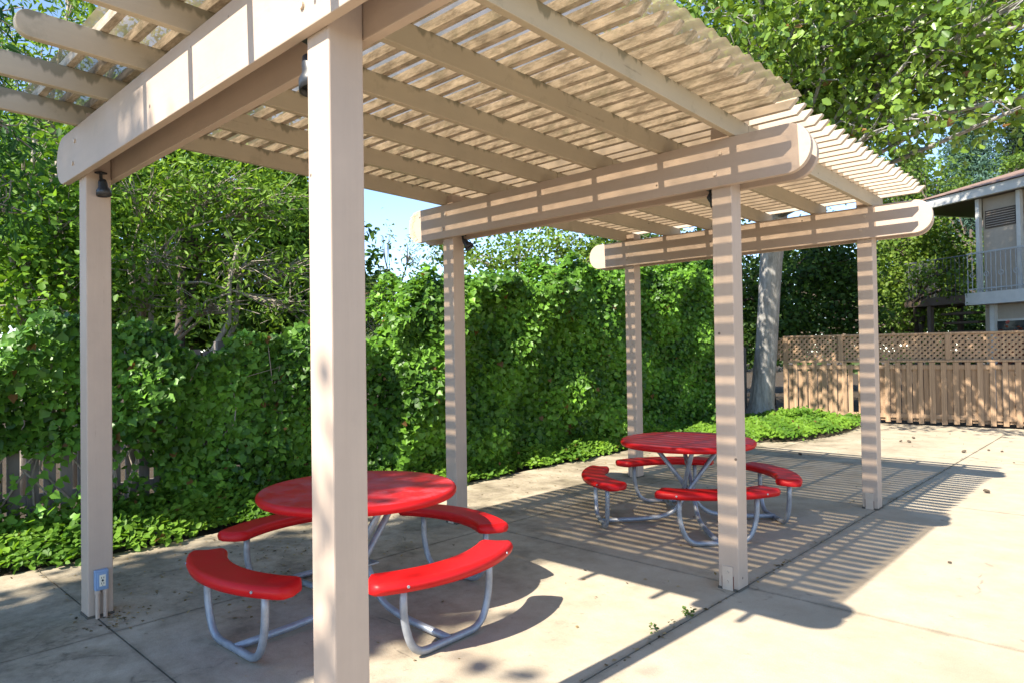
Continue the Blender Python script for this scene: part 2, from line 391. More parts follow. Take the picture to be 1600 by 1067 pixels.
def tree(name, label, base, top, r0, blobs, per_clump, rc, lsize, dark, light, kind='ovate', lmat=None, bmat=None,
         cat='tree', group=None, seed=0, brown=0.0, droop=0.3, twigs=14, stems=1, lean=None, trunk_pts=None):
    rng = np.random.default_rng(seed); rnd = random.Random(seed)
    root = empty(name, base); tag(root, label, cat, group)
    bx = Vector(base); bm_ = MB()
    topv = Vector(top) - bx
    if trunk_pts is None:
        for s in range(stems):
            off = Vector((rnd.uniform(-.5, .5), rnd.uniform(-.5, .5), 0))*(0.0 if stems == 1 else 0.8)
            e = topv + off*3.0
            pts = []
            for k in range(7):
                t = k/6
                pts.append(off*0.3 + (e-off*0.3)*t + Vector((rnd.uniform(-1, 1), rnd.uniform(-1, 1), 0))*0.10*math.sin(math.pi*t))
            bm_.tube(pts, [r0*(1.25 if k == 0 else 1)*(1-0.10*k) for k in range(7)], 9)
    else:
        pts = [Vector(p[:3])-bx for p in trunk_pts]
        bm_.tube(pts, [p[3] for p in trunk_pts], 14)
    bm_.build('trunk', bmat or M_BARKD, root, smooth=True)
    P, Nn, K, CC = blob_leaves(rng, blobs, per_clump, rc)
    br = MB(); tp = pts[-2]; last = pts[-1]
    for (c, r, n), cc in zip(blobs, CC):
        cv = Vector(c)-bx; st = pts[rnd.choice([-3, -2, -1] if trunk_pts else [3, 4, 5])]
        br0 = r0*(0.22 if trunk_pts else 0.45)
        mid = (st+cv)*0.5 + Vector((rnd.uniform(-.3, .3), rnd.uniform(-.3, .3), 0.15))
        br.tube([st, mid, cv], [br0, br0*.65, br0*.35], 6)
        for j in range(min(twigs, len(cc))):
            q = Vector(cc[j])-bx
            m2 = (cv+q)*0.5 + Vector((rnd.uniform(-1, 1), rnd.uniform(-1, 1), rnd.uniform(-1, 1)))*0.08*max(r)
            br.tube([cv.lerp(mid, rnd.random()*0.6), m2, q], [min(.014, max(0.008, r0*0.11)), min(.010, max(0.006, r0*0.07)), 0.004], 4, cap=False)
    br.build('branches', bmat or M_BARKD, root, smooth=True, recalc=False)
    col = leaf_colours(rng, len(P), dark, light, brown, K)
    sz = lsize*rng.uniform(0.6, 1.25, len(P))
    leaf_object('crown', P-np.array(base), Nn, sz, col, lmat or M_LEAF, kind, root, seed, droop)
    return root

# ------------------------------------------------------------------ the setting: ground, patio, beds
def sheet(name, x0, y0, x1, y1, z, mat, nx=1, ny=1):
    m = MB()
    for i in range(nx):
        for j in range(ny):
            pass
    m.add([(x0, y0, z), (x1, y0, z), (x1, y1, z), (x0, y1, z)], [(0, 1, 2, 3)])
    return m.build(name, mat)
tag(sheet('ground', -250, -250, 250, 250, -0.05, M_SOIL), kind='structure')
pm = MB(); G = 0.005
for i in range(len(XJ)-1):
    for j in range(len(YJ)-1):
        a = (XJ[i]+(G if i else 0), YJ[j]+G, -0.05 - 0.001); b = (XJ[i+1]-G, YJ[j+1]-G, 0.0)
        pm.box(a, b)
pat = pm.build('patio', M_CONC); tag(pat, kind='structure')
bed = MB()
bed.add([(-3.4, -9, -0.02), (-1.425, -9, -0.02), (-1.425, 14.6, -0.02), (-3.4, 14.6, -0.02)], [(0, 1, 2, 3)])
tag(bed.build('planting_bed', M_SOIL), kind='structure')
st_ = MB(); st_.prism([(XJ[0], 13.205), (XJ[-1], 13.205), (XJ[-1], 16.1), (XJ[0], 13.95)], 'z', -0.051, 0.0)
tag(st_.build('patio', M_CONC), kind='structure')
# soil mound of the corner bed by the tree, lying over the slab
cb = MB(); edge = [(-1.45, 9.0), (-0.9, 9.35), (-0.3, 9.9), (0.21, 10.4), (0.42, 11.3), (0.46, 12.4), (0.38, 13.2), (0.1, 14.2), (-1.45, 14.2)]
cen = (-1.1, 12.0)
vs = [(*cen, 0.06)] + [(x, y, 0.004) for x, y in edge] + [(cen[0]+(x-cen[0])*.85, cen[1]+(y-cen[1])*.85, 0.045) for x, y in edge]
n = len(edge); fs = []
for i in range(n):
    j = (i+1) % n; fs += [(1+i, 1+j, 1+n+j, 1+n+i), (1+n+i, 1+n+j, 0)]
cb.add(vs, fs); tag(cb.build('corner_bed', M_SOIL), kind='structure')

# ------------------------------------------------------------------ the pergola
W, L1, L2, ZB, HB, S = 2.711, 2.975, 2.991, 2.608, 0.302, 0.14
YS = [0.0, L1, L1+L2]
ZBS = [2.672, 2.626, 2.613]; ZTS = [2.972, 2.933, 2.920]        # underside and top of each beam pair
def ztop_at(y): return np.interp(y, [0.0, L1, L1+L2], ZTS) - (0.013*y if y < 0 else 0)
perg = empty('pergola', (1.3, 3.0, 0)); PO = Vector((1.3, 3.0, 0))
tag(perg, 'beige painted wooden pergola with slatted roof over two red round tables', 'pergola')
def put(o):                                        # parts are modelled in world coordinates
    o.parent = perg; o.matrix_parent_inverse = Matrix.Translation(-PO); return o
def bull(x0, x1, z0, z1, r, n=10, left=True, right=True):
    r = min(r, (z1-z0)/2); p = []
    if right:
        p += [(x1-r+r*math.sin(a), z0+r-r*math.cos(a)) for a in [math.pi/2*k/n for k in range(n+1)]]
        p += [(x1-r+r*math.cos(a), z1-r+r*math.sin(a)) for a in [math.pi/2*k/n for k in range(n+1)]]
    else: p += [(x1, z0), (x1, z1)]
    if left:
        p += [(x0+r-r*math.sin(a), z1-r+r*math.cos(a)) for a in [math.pi/2*k/n for k in range(n+1)]]
        p += [(x0+r-r*math.cos(a), z0+r-r*math.sin(a)) for a in [math.pi/2*k/n for k in range(n+1)]]
    else: p += [(x0, z1), (x0, z0)]
    q = [p[0]]
    for a in p[1:]:
        if (a[0]-q[-1][0])**2 + (a[1]-q[-1][1])**2 > 1e-8: q.append(a)
    return q
rnd = random.Random(5)
for yi, y in enumerate(YS):
    for x in (0.0, W):
        m = MB(); m.box((x-S, y+0.001, 0.012), (x, y+S-0.001, ZTS[yi]+0.09))
        p = put(m.build('post', M_POST, bevel=0.006))
        # steel foot strap on the front face, rust showing at its sides
        if not (yi == 0 and x == 0):
            m = MB(); m.box((x-S*0.80, y-0.006, 0.0), (x-S*0.28, y+0.002, 0.155)); st = put(m.build('foot_plate', M_STEELPAINT, bevel=0.002))
            for (ra, rb) in ((0.83, 0.795), (0.285, 0.25)):
                m = MB(); m.box((x-S*ra, y-0.0025, 0.0), (x-S*rb, y+0.001, 0.075+rnd.uniform(-.02, .02))); put(m.build('rust_gap', M_RUST))
            for z in (0.055, 0.115):
                m = MB(); m.tube([(x-S*0.54, y-0.014, z), (x-S*0.54, y-0.004, z)], 0.010, 8); put(m.build('bolt', M_STEELPAINT))
        m = MB(); m.box((x-S-0.004, y-0.004, 0.0), (x+0.004, y+S+0.004, 0.014)); put(m.build('post_base', M_GRIME))
ends = [(-0.46, 3.27, 3.27), (-0.59, 3.235, 3.205), (-0.65, 3.235, 3.20)]
for (y, (xa, xb, xc), zb_, zt_) in zip(YS, ends, ZBS, ZTS):
    m = MB(); m.prism(bull(xa, xb, zb_, zt_, 0.15), 'y', y-0.043, y-0.0015); put(m.build('beam', M_BEAM, bevel=0.004))
    m = MB(); m.prism(bull(xa-0.03, xc, zb_-0.003, zt_-0.002, 0.15), 'y', y+S+0.0015, y+S+0.043); put(m.build('beam', M_BEAM, bevel=0.004))
    for x in (0.0, W):                              # carriage bolts through the posts
        for dz in (0.085, 0.215):
            xx = x-S/2+0.02*(1 if dz > .1 else -1)
            m = MB(); m.tube([(xx, y-0.052, zb_+dz), (xx, y-0.041, zb_+dz)], 0.013, 10); put(m.build('bolt', M_STEELPAINT))
m = MB(); sr = random.Random(17)                    # the hedge side end of the middle beam is broken and splintered
for k in range(46):
    t = sr.random(); zc = ZBS[1]+0.03+0.25*t; ex = -0.59+0.15*(1-math.sqrt(max(0, 1-((zc-(ZBS[1]+.153))/.153)**2)))
    yy = L1-0.043+0.04*sr.random(); ln = sr.uniform(.015, .055); hh_ = sr.uniform(.006, .02)
    m.add([(ex+.03, yy-.006, zc-hh_), (ex+.03, yy-.006, zc+hh_), (ex+.03, yy+.008, zc), (ex-ln*.5, yy-.004*sr.random(), zc+sr.uniform(-.02, .02))], [(0, 1, 2), (0, 3, 1), (1, 3, 2), (2, 3, 0)])
    m.add([(ex+.02, L1-.0445, zc-hh_*1.3), (ex+.05+.04*sr.random(), L1-.0445-.003*sr.random(), zc), (ex+.02, L1-.0445, zc+hh_*1.3), (ex+.03, L1-.041, zc)], [(0, 1, 2), (0, 3, 1), (1, 3, 2), (2, 3, 0)])
put(m.build('splintered_end', M_RAW))
XA = [-0.02, 0.56, 1.12, 1.67, 2.23, 2.80]; XB = [-0.105, 0.505, 1.085, 1.635, 2.205, 2.735]; XC = [-0.13, 0.445, 0.985, 1.585, 2.165, 2.705]
ZR0, RH, TR = 0.001, 0.124, 0.042                   # rafters sit on the beams and follow their slight fall
def rafter(xa, ya, xb, yb, front):
    m = MB(); prof = [(y, z+float(ztop_at(y))) for y, z in bull(ya, yb, ZR0, RH, 0.058, 8, front, False)]
    k = len(prof)
    def X(y): return xa + (xb-xa)*(y-ya)/(yb-ya)
    vs = [(X(y)-TR/2, y, z) for y, z in prof] + [(X(y)+TR/2, y, z) for y, z in prof]
    fs = [tuple(range(k)), tuple(reversed(range(k, 2*k)))] + [(i, k+i, k+(i+1) % k, (i+1) % k) for i in range(k)]
    m.add(vs, fs); put(m.build('rafter', M_RAFT, bevel=0.004))
for xa, xb, xc in zip(XA, XB, XC):
    y0 = -0.57
    x0 = xa + (xb-xa)*(y0+0.11)/2.98
    rafter(x0, y0 + rnd.uniform(-.012, .012), xb, L1+S+0.04, True)
    rafter(xb, L1+S+0.044, xc, L1+L2+0.33, False)
def slat(m, y, w, h, x0, x1, z):
    x1 += rnd.uniform(-.010, .010); z += rnd.uniform(0, .0012)
    dy0, dy1 = rnd.uniform(-.004, .004), rnd.uniform(-.004, .004)
    prof = [(x0, 0), (x1-0.055, 0), (x1-0.004, h*0.80), (x1, h), (x0, h)]
    k = len(prof)
    def D(x): return dy0+(dy1-dy0)*(x-x0)/(x1-x0)
    vs = [(x, y+D(x), z+q) for x, q in prof] + [(x, y+D(x)+w, z+q) for x, q in prof]
    fs = [tuple(range(k)), tuple(reversed(range(k, 2*k)))] + [(i, k+i, k+(i+1) % k, (i+1) % k) for i in range(k)]
    m.add(vs, fs)
m = MB()
ys = [0.975+0.1352*k for k in range(-9, 15)]
for y in ys: slat(m, y, 0.040, 0.052, -0.42, 3.10, ztop_at(y)+RH+0.001)
put(m.build('slat_roof', M_SLAT, bevel=0.002, seg=1))
m = MB()
ys2 = [3.045+0.1437*k for k in range(0, 22)] + [6.262]
for y in ys2: slat(m, y, 0.036, 0.062, -0.42, 3.11, ztop_at(y)+RH+0.001)
put(m.build('slat_roof', M_SLATP, bevel=0.002, seg=1))
def panel(x0, x1, y0, y1, z, lam):
    m = MB(); n = int((y1-y0)/lam*8); vs = []; fs = []
    for i in range(n+1):
        y = y0+(y1-y0)*i/n; zz = float(ztop_at(y))+RH + z + 0.011 + 0.010*math.cos(2*math.pi*(y-y0)/lam)
        vs += [(x0, y, zz), (x1, y, zz)]
    for i in range(n): fs.append((2*i, 2*i+1, 2*i+3, 2*i+2))
    m.add(vs, fs); return put(m.build('roof_panel', M_PANEL, smooth=True, recalc=False))
panel(-0.42, 3.15, -0.27, 3.045, 0.057, 0.1352)
panel(-0.42, 2.745, 3.046, 6.12, 0.067, 0.1437)

# ------------------------------------------------------------------ spotlights, outlet
def spotlight(name, label, loc, tilt, rz, group, sc=0.8):
    r = empty(name, loc, rz); tag(r, label, 'spotlight', group)
    m = MB(); m.tube([(0, 0, 0.0), (0, 0, -0.035), (0.012, 0, -0.05)], 0.012, 8); m.box((-0.03, -0.03, 0.0), (0.03, 0.03, 0.012)); m.build('bracket', M_BLACK, r)
    prof = [(0.004, 0.0), (0.026, -0.004), (0.032, -0.03), (0.034, -0.06), (0.05, -0.085), (0.054, -0.125), (0.050, -0.125), (0.045, -0.09)]
    m = MB(); m.lathe(prof, 20, close=False); b = m.build('lamp_shade', M_BLACK, r, smooth=True); b.location = (0.012, 0, -0.045); b.rotation_euler = (0, tilt, 0)
    m = MB(); m.lathe([(0.0005, -0.096), (0.044, -0.096)], 20, close=False); l = m.build('lens', M_GLASS, b, recalc=False)
    r.scale = (sc,)*3; return r
GR = 'black spotlights under the pergola beams'
spotlight('spotlight', 'black spotlight hanging under the front beam beside the post with the blue outlet', (0.028, 0.075, ZBS[0]+0.02), math.radians(-8), math.radians(30), GR)
spotlight('spotlight', 'black spotlight hanging under the front beam beside the sunlit nearest post', (W-S-0.045, 0.05, ZBS[0]+0.02), math.radians(10), math.radians(200), GR, 1.05)
spotlight('spotlight', 'black spotlight under the middle beam beside the post of the farther table', (W-S-0.055, L1+0.09, ZBS[1]+.02), math.radians(38), math.radians(190), GR)
spotlight('spotlight', 'black spotlight under the middle beam beside its hedge side post', (0.035, L1+0.09, ZBS[1]+.02), math.radians(-40), math.radians(20), GR)

out = empty('electrical_outlet', (0.0, 0.067, 0.0)); tag(out, 'blue grey electrical outlet box with two conduits on the foot of a post', 'outlet')
m = MB(); m.box((0.001, -0.036, 0.168), (0.040, 0.036, 0.288)); m.build('outlet_box', M_BLUEBOX, out, bevel=0.004)
m = MB(); m.box((0.040, -0.028, 0.180), (0.046, 0.028, 0.276)); m.build('cover', M_BLUEBOX, out, bevel=0.003)
m = MB(); m.box((0.046, -0.017, 0.194), (0.049, 0.017, 0.262)); so_ = m.build('socket', M_CREAM, out, bevel=0.003)
m = MB()
for z in (0.245, 0.211):
    for dy in (-.006, .006): m.box((0.049, dy-0.0015, z-0.005), (0.0505, dy+0.0015, z+0.006))
    m.box((0.049, -0.0025, z-0.013), (0.0505, 0.0025, z-0.009))
m.tube([(0.048, 0, 0.228), (0.051, 0, 0.228)], 0.006, 8); m.build('slots', M_BLACK, so_)
for dy in (-0.021, 0.021):
    m = MB(); m.tube([(0.024, dy, 0.0), (0.024, dy, 0.17)], 0.0125, 12); m.tube([(0.024, dy, 0.148), (0.024, dy, 0.169)], 0.016, 12); m.build('conduit', M_POST, out, smooth=False)
hk = MB(); hk.tube(fillet([(0, -0.0, 0.03), (0, -0.035, 0.03), (0, -0.045, -0.02), (0, -0.015, -0.03)], 0.012), 0.006, 8); hk.tube([(0, 0.001, 0.03), (0, -0.006, 0.03)], 0.014, 10)
h = hk.build('hook', M_STEELPAINT, None, smooth=True); h.location = (2.70, -0.044, 2.80); tag(h, 'small painted hook screwed into the sunlit front beam', 'hook')

# ------------------------------------------------------------------ picnic tables
def curved_bench(r0, r1, a0, a1, zt, th):
    m = MB(); n = 40; prof_n = 0; rings = []
    rc = 0.032
    for i in range(n+1):
        t = i/n; a = a0+(a1-a0)*t
        arc = (a1-a0)*(r0+r1)/2; d = min(t, 1-t)*arc; R = 0.055
        sh = 0.0
        if d < R: sh = R-math.sqrt(max(0, R*R-(R-d)**2))
        zc = 0.0
        if d < 0.03: zc = 0.020*(1-math.sqrt(max(0, 1-((0.03-d)/0.03)**2)))
        ra, rb = r0+sh, r1-sh; p = []
        k = 5
        p += [(ra+rc*0.3, zt-th)]
        p += [(ra+rc-rc*math.cos(b), zt-rc+rc*math.sin(b)-zc) for b in [math.pi/2*j/k for j in range(k+1)]]
        p += [((ra+rb)/2, zt-0.004-zc)]
        p += [(rb-rc+rc*math.sin(b), zt-rc+rc*math.cos(b)-zc) for b in [math.pi/2*j/k for j in range(k+1)]]
        p += [(rb-rc*0.3, zt-th)]
        rings.append([(r*math.cos(a), r*math.sin(a), z) for r, z in p]); prof_n = len(p)
    vs = [q for r in rings for q in r]; fs = []
    for i in range(n):
        for j in range(prof_n):
            j2 = (j+1) % prof_n; fs.append((i*prof_n+j, (i+1)*prof_n+j, (i+1)*prof_n+j2, i*prof_n+j2))
    fs.append(tuple(reversed(range(prof_n)))); fs.append(tuple(range(n*prof_n, (n+1)*prof_n)))
    m.add(vs, fs); return m
def make_table(label):
    root = empty('picnic_table'); tag(root, label, 'picnic table', 'red round picnic tables under the pergola')
    RT = 0.602; e = 0.028
    prof = [(0.0005, 0.700), (RT-0.05, 0.700), (RT-0.012, 0.700)]
    prof += [(RT-e+e*math.cos(b)*1.0, 0.752-e+e*math.sin(b)) for b in [-0.9+k*(0.9+math.pi/2)/10 for k in range(11)]]
    prof += [(RT-0.06, 0.7525), (0.28, 0.7505), (0.0005, 0.750)]
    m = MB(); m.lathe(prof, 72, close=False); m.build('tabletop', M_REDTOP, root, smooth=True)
    for q in range(4):
        c = math.pi/2*q; ha = math.radians(33.5)
        curved_bench(0.752, 0.968, c-ha, c+ha, 0.452, 0.058).build('seat', M_RED, root, smooth=True)
        seat = root.children[-1] if False else [o for o in COL.objects if o.parent is root and o.name.startswith('seat') and not o.name.startswith('seat_')][-1]
        for aa in (-22, 22):
            ab = c+math.radians(aa); e1 = Vector((math.cos(ab), math.sin(ab), 0))
            mb = MB(); mb.tube([e1*0.958+Vector((0, 0, .424)), e1*0.972+Vector((0, 0, .424))], 0.0075, 8); mb.build('bolt', M_GALV, seat)
        rm = 0.860; da = math.radians(21.5)
        p0 = Vector((rm*math.cos(c-da), rm*math.sin(c-da), 0)); p1 = Vector((rm*math.cos(c+da), rm*math.sin(c+da), 0))
        z = Vector((0, 0, 1)); ins = (p1-p0).normalized()*0.07
        m = MB(); m.tube(fillet([p0+z*0.405, p0+z*0.2, p0+ins+z*0.024, p1-ins+z*0.024, p1+z*0.2, p1+z*0.405], 0.13, 8), 0.0205, 12)
        o = m.build('seat_support', M_GALV, root, smooth=True)
        for p in (p0, p1):
            m = MB(); m.box((p.x-0.035, p.y-0.035, 0.392), (p.x+0.035, p.y+0.035, 0.400)); m.build('mounting_plate', M_GALV, o)
        # table leg: from under the top, past the centre and out along the ground to the opposite seat support
        d = Vector((math.cos(c), math.sin(c), 0)); s = Vector((-d.y, d.x, 0))
        k = s*0.042
        m = MB(); m.tube(fillet([d*-0.30+k+z*0.702, d*-0.02+k+z*0.33, d*0.16+k*0.8+z*0.075, d*0.40+k*0.3+z*0.042, d*(p0.dot(d)-0.0)+z*0.030], 0.11, 8), 0.0205, 12)
        o = m.build('table_leg', M_GALV, root, smooth=True)
        m = MB(); q2 = d*-0.30+k; m.box((q2.x-0.05, q2.y-0.05, 0.690), (q2.x+0.05, q2.y+0.05, 0.699)); m.build('mounting_plate', M_GALV, o)
    m = MB(); m.box((-0.085, -0.085, 0.28), (0.085, 0.085, 0.288)); m.build('centre_bracket', M_GALV, root)
    return root
t1 = make_table('red round picnic table with four curved seats, nearer one, partly behind the sunlit post')
t1.location = (1.10, 1.185, 0); t1.rotation_euler = (0, 0, math.radians(2))
t2 = copy_tree(t1); t2['label'] = 'red round picnic table with four curved seats, farther one, striped by roof shadows'
t2.location = (1.55, 4.42, 0); t2.rotation_euler = (0, 0, math.radians(46))

# ------------------------------------------------------------------ fences
FD = Vector((1, 0.17, 0)).normalized(); FN = Vector((FD.y, -FD.x, 0))      # along, toward the patio
fen = empty('lattice_fence', (0.55, 14.28, 0), math.atan2(FD.y, FD.x)); tag(fen, 'tan board fence with a diagonal lattice strip along its top', 'fence')
def fpart(mb, name, mat, bevel=0): return mb.build(name, mat, fen, bevel=bevel, seg=1)
FX0, FX1 = -1.95, 7.4
frnd = random.Random(3)
m = MB(); x = FX0; k = 0
while x < FX1:
    wv = 0.094
    if not (-0.66 < x < -0.52):
        front = k % 2 == 0
        yo = -0.047 if front else 0.014
        zb = 0.02+frnd.uniform(0, .02) if front else 0.05+frnd.uniform(0, .03)
        zt = 1.246 if front else 1.205
        m.box((x+frnd.uniform(-.004, .004), yo-0.009, zb), (x+wv+frnd.uniform(-.004, .004), yo+0.009, zt))
    x += 0.0985; k += 1
fpart(m, 'board_panel', M_FENCE, 0.002)
m = MB(); m.box((FX0, -0.037, 0.13), (FX1, 0.004, 0.215)); fpart(m, 'rail', M_FENCE)
m = MB(); m.box((FX0, -0.037, 1.11), (FX1, 0.004, 1.19)); fpart(m, 'rail', M_FENCE)
m = MB(); m.box((FX0, -0.068, 1.252), (FX1, 0.05, 1.292)); fpart(m, 'rail', M_FENCE, 0.003)
m = MB(); m.box((FX0, -0.04, 1.79), (FX1, 0.04, 1.83)); fpart(m, 'rail', M_FENCE, 0.003)
for x in (-1.9, -0.79+0.0, 0.80+0.33, 2.37+0.02, 4.0, 5.6, 7.2):
    m = MB(); m.box((x-0.045, -0.048, 1.294), (x+0.045, 0.042, 1.788)); fpart(m, 'post', M_FENCE, 0.003)
m = MB(); pitch = 0.105; hw = 0.021
z0, z1 = 1.293, 1.789; hh = z1-z0
for sgn, yo in ((1, -0.008), (-1, 0.006)):
    x = FX0-hh
    while x < FX1+hh:
        xa, xb = (x, x+hh) if sgn > 0 else (x+hh, x)
        q = hw*1.414
        m.add([(xa-q, yo-.005, z0), (xa+q, yo-.005, z0), (xb+q, yo-.005, z1), (xb-q, yo-.005, z1),
               (xa-q, yo+.005, z0), (xa+q, yo+.005, z0), (xb+q, yo+.005, z1), (xb-q, yo+.005, z1)],
              [(0, 1, 2, 3), (7, 6, 5, 4), (0, 4, 5, 1), (1, 5, 6, 2), (2, 6, 7, 3), (3, 7, 4, 0)])
        x += pitch
fpart(m, 'lattice_panel', M_FENCE)

pf = empty('picket_fence', (-2.15, 2.5, 0)); tag(pf, 'grey weathered picket fence half hidden behind ivy', 'fence')
m = MB(); y = -6.5
while y < 11.2:
    h = 1.62+frnd.uniform(-.03, .03); xo = frnd.uniform(-.006, .006)
    m.box((-0.010+xo, y, 0.05), (0.010+xo, y+0.088, h)); y += 0.088+frnd.uniform(0.022, 0.045)
m.build('picket_panel', M_GREY, pf)
for z in (0.35, 1.3):
    m = MB(); m.box((-0.055, -6.5, z), (-0.014, 11.2, z+0.085)); m.build('rail', M_GREY, pf)
for y in (-5.5, -3.1, -0.7, 1.7, 4.1, 6.5, 8.9):
    m = MB(); m.box((-0.15, y-0.05, 0), (-0.057, y+0.05, 1.72)); m.build('post', M_GREY, pf)

# ------------------------------------------------------------------ ivy, hedge, ground cover
def wall_leaves(rng, n, y0, y1, zfun, x0, depth, bulge=0.18):
    y = rng.uniform(y0, y1, n); z = rng.random(n)**0.9*zfun(y)
    b = bulge*(np.sin(y*1.7+z*1.1)+0.8*np.sin(y*4.1-z*2.9+1.0)+0.5*np.sin(z*5.0+y*2.3))
    d = rng.random(n)**1.6*depth
    x = np.maximum(x0 + b*0.6 - d, -2.10 + 0.06*rng.random(n)) + 0.03*np.abs(rng.normal(size=n))
    nrm = np.stack([0.75+0*y, -0.60+0*y, 0.60+0*y], 1) + rng.normal(size=(n, 3))*0.55
    clump = np.clip(0.5+0.5*np.sin(y*3.3+z*2.0)*np.sin(z*4.1-y*1.7)+rng.normal(size=n)*0.2, 0, 1)
    return np.stack([x, y, z], 1), nrm, clump
rng = np.random.default_rng(11)
zf = lambda y: 2.30 + 0.118*(y-3.7) + 0.10*np.sin(y*3.7) + 0.07*np.sin(y*9.1) - 0.9*np.clip(4.2-y, 0, 1)
P, Nn, K = wall_leaves(rng, 66000, 3.6, 12.2, zf, -1.72, 0.50, 0.20)
top_n = 14000                                        # leaves over the top of the hedge
y = rng.uniform(3.8, 12.2, top_n); x = rng.uniform(-2.9, -1.8, top_n); zt = zf(y)-0.10+0.16*rng.random(top_n)+0.10*np.sin(x*7+y*2)+0.10*np.sin(y*2.3+x)
P = np.concatenate([P, np.stack([x, y, zt], 1)]); Nn = np.concatenate([Nn, np.array([0.3, -.3, 1.0])+rng.normal(size=(top_n, 3))*.45]); K = np.concatenate([K, rng.random(top_n)])
hb = np.array([-1.9, 8.0, 0])
ih = empty('hedge', tuple(hb)); tag(ih, 'tall dense ivy covered hedge along the patio edge behind the farther table', 'hedge')
leaf_object('foliage', P-hb, Nn, 0.074*rng.uniform(.55, 1.25, len(P)), leaf_colours(rng, len(P), (0.018, 0.065, 0.008), (0.23, 0.46, 0.045), 0.004, K**1.3), M_IVY, 'ivy', ih, 21, 0.9)
m = MB()
for k in range(60):
    y = rnd.uniform(3.9, 12.0); z0 = 0.0; p = []
    for j in range(6):
        p.append((-2.12+rnd.uniform(-.12, .12)-hb[0], y+rnd.uniform(-.15, .15)-hb[1], j*0.42*rnd.uniform(.8, 1.1)))
    m.tube(p, [0.02, .018, .015, .012, .009, .005], 5, cap=False)
m.build('stems', M_BARKD, ih, smooth=True, recalc=False)
# ivy on the near picket fence: patchy, with gaps low down
rng = np.random.default_rng(12)
zf2 = lambda y: 1.80 + 0.14*np.sin(y*2.9) + 0.09*np.sin(y*7.3)
P, Nn, K = wall_leaves(rng, 28000, -2.6, 4.3, zf2, -1.90, 0.34, 0.25)
hole = np.sin(P[:, 1]*2.3+0.6)*np.sin(P[:, 2]*2.6+P[:, 1]*0.7) + 0.35*np.sin(P[:, 1]*6.1+P[:, 2]*4) - 0.45*(P[:, 2]-0.75)
low = np.clip((0.95-P[:, 2])/0.25, 0, 1)*np.clip((1.9-P[:, 1])/0.6, 0, 1)
keep = (hole*low < 0.22) | (rng.random(len(P)) < 0.10)
P, Nn, K = P[keep], Nn[keep], K[keep]
ib = np.array([-2.0, 1.0, 0])
iv = empty('ivy', tuple(ib)); tag(iv, 'patchy ivy creeping over the grey picket fence behind the nearer table', 'ivy')
leaf_object('foliage', P-ib, Nn, 0.068*rng.uniform(.5, 1.3, len(P)), leaf_colours(rng, len(P), (0.018, 0.065, 0.009), (0.22, 0.45, 0.05), 0.010, K**1.2), M_IVY, 'ivy', iv, 22, 0.8)
m = MB()
for k in range(70):
    y = rnd.uniform(-2.5, 4.2); p = []
    for j in range(6):
        p.append((-2.09+rnd.uniform(-.06, .10)-ib[0], y+rnd.uniform(-.2, .2)-ib[1], j*0.33*rnd.uniform(.8, 1.1)))
    m.tube(p, [0.014, .012, .010, .008, .006, .004], 5, cap=False)
m.build('stems', M_TWIG, iv, smooth=True, recalc=False)
# ground cover along the hedge foot and in the corner bed
rng = np.random.default_rng(13)
n = 26000
y = rng.uniform(-2.5, 10.0, n); e = -1.36 + 0.07*np.sin(y*3.1) + 0.05*np.sin(y*7.9) - 0.10*np.clip((y-1)/3, 0, 1)*np.clip((4.2-y), 0, 1)
x = e - rng.random(n)**0.8*0.72
z = 0.05 + 0.19*np.clip((e-x)/0.25, 0, 1)*rng.random(n)**0.6 + 0.25*np.clip((e-x-0.35)/0.4, 0, 1)*rng.random(n)
P1 = np.stack([x, y, z], 1)
n2 = 17000
q = []
from math import inf
def inside(px, py):
    c = False; j = len(edge)-1
    for i in range(len(edge)):
        xi, yi = edge[i]; xj, yj = edge[j]
        if (yi > py) != (yj > py) and px < (xj-xi)*(py-yi)/(yj-yi)+xi: c = not c
        j = i
    return c
while len(q) < n2:
    px, py = rng.uniform(-1.7, 0.55), rng.uniform(9.0, 14.1)
    if px < -1.45 or inside(px+rng.normal()*0.13+0.10, py+rng.normal()*0.13):
        q.append((px, py, 0.05+rng.random()**0.7*(0.09+0.07*math.sin(px*5+py*3)**2)+(0.16*rng.random() if (px+0.75)**2+(py-13.2)**2 < 0.20 else 0)))
P = np.concatenate([P1, np.array(q)]); K = np.clip(0.5+0.5*np.sin(P[:, 0]*6+P[:, 1]*4), 0, 1)
Nn = np.array([0.2, -.35, 1.0]) + rng.normal(size=(len(P), 3))*0.45
gc = leaf_object('ground_cover', P, Nn, 0.066*rng.uniform(.6, 1.3, len(P)), leaf_colours(rng, len(P), (0.06, 0.15, 0.016), (0.22, 0.38, 0.04), 0.01, K), M_LEAF, 'ovate', None, 23, 0.0)
tag(gc, 'low bright green ground cover along the patio edge', kind='stuff')

# ------------------------------------------------------------------ trees
def ellipse_blobs(c, r, k, seed, sub=0.45, n=40):
    rr = random.Random(seed); out = []
    for i in range(k):
        while True:
            d = [rr.uniform(-1, 1) for _ in range(3)]
            if sum(q*q for q in d) <= 1: break
        out.append(((c[0]+d[0]*r[0]*.8, c[1]+d[1]*r[1]*.8, c[2]+d[2]*r[2]*.8),
                    tuple(sub*q*rr.uniform(.7, 1.25) for q in r), n))
    return out
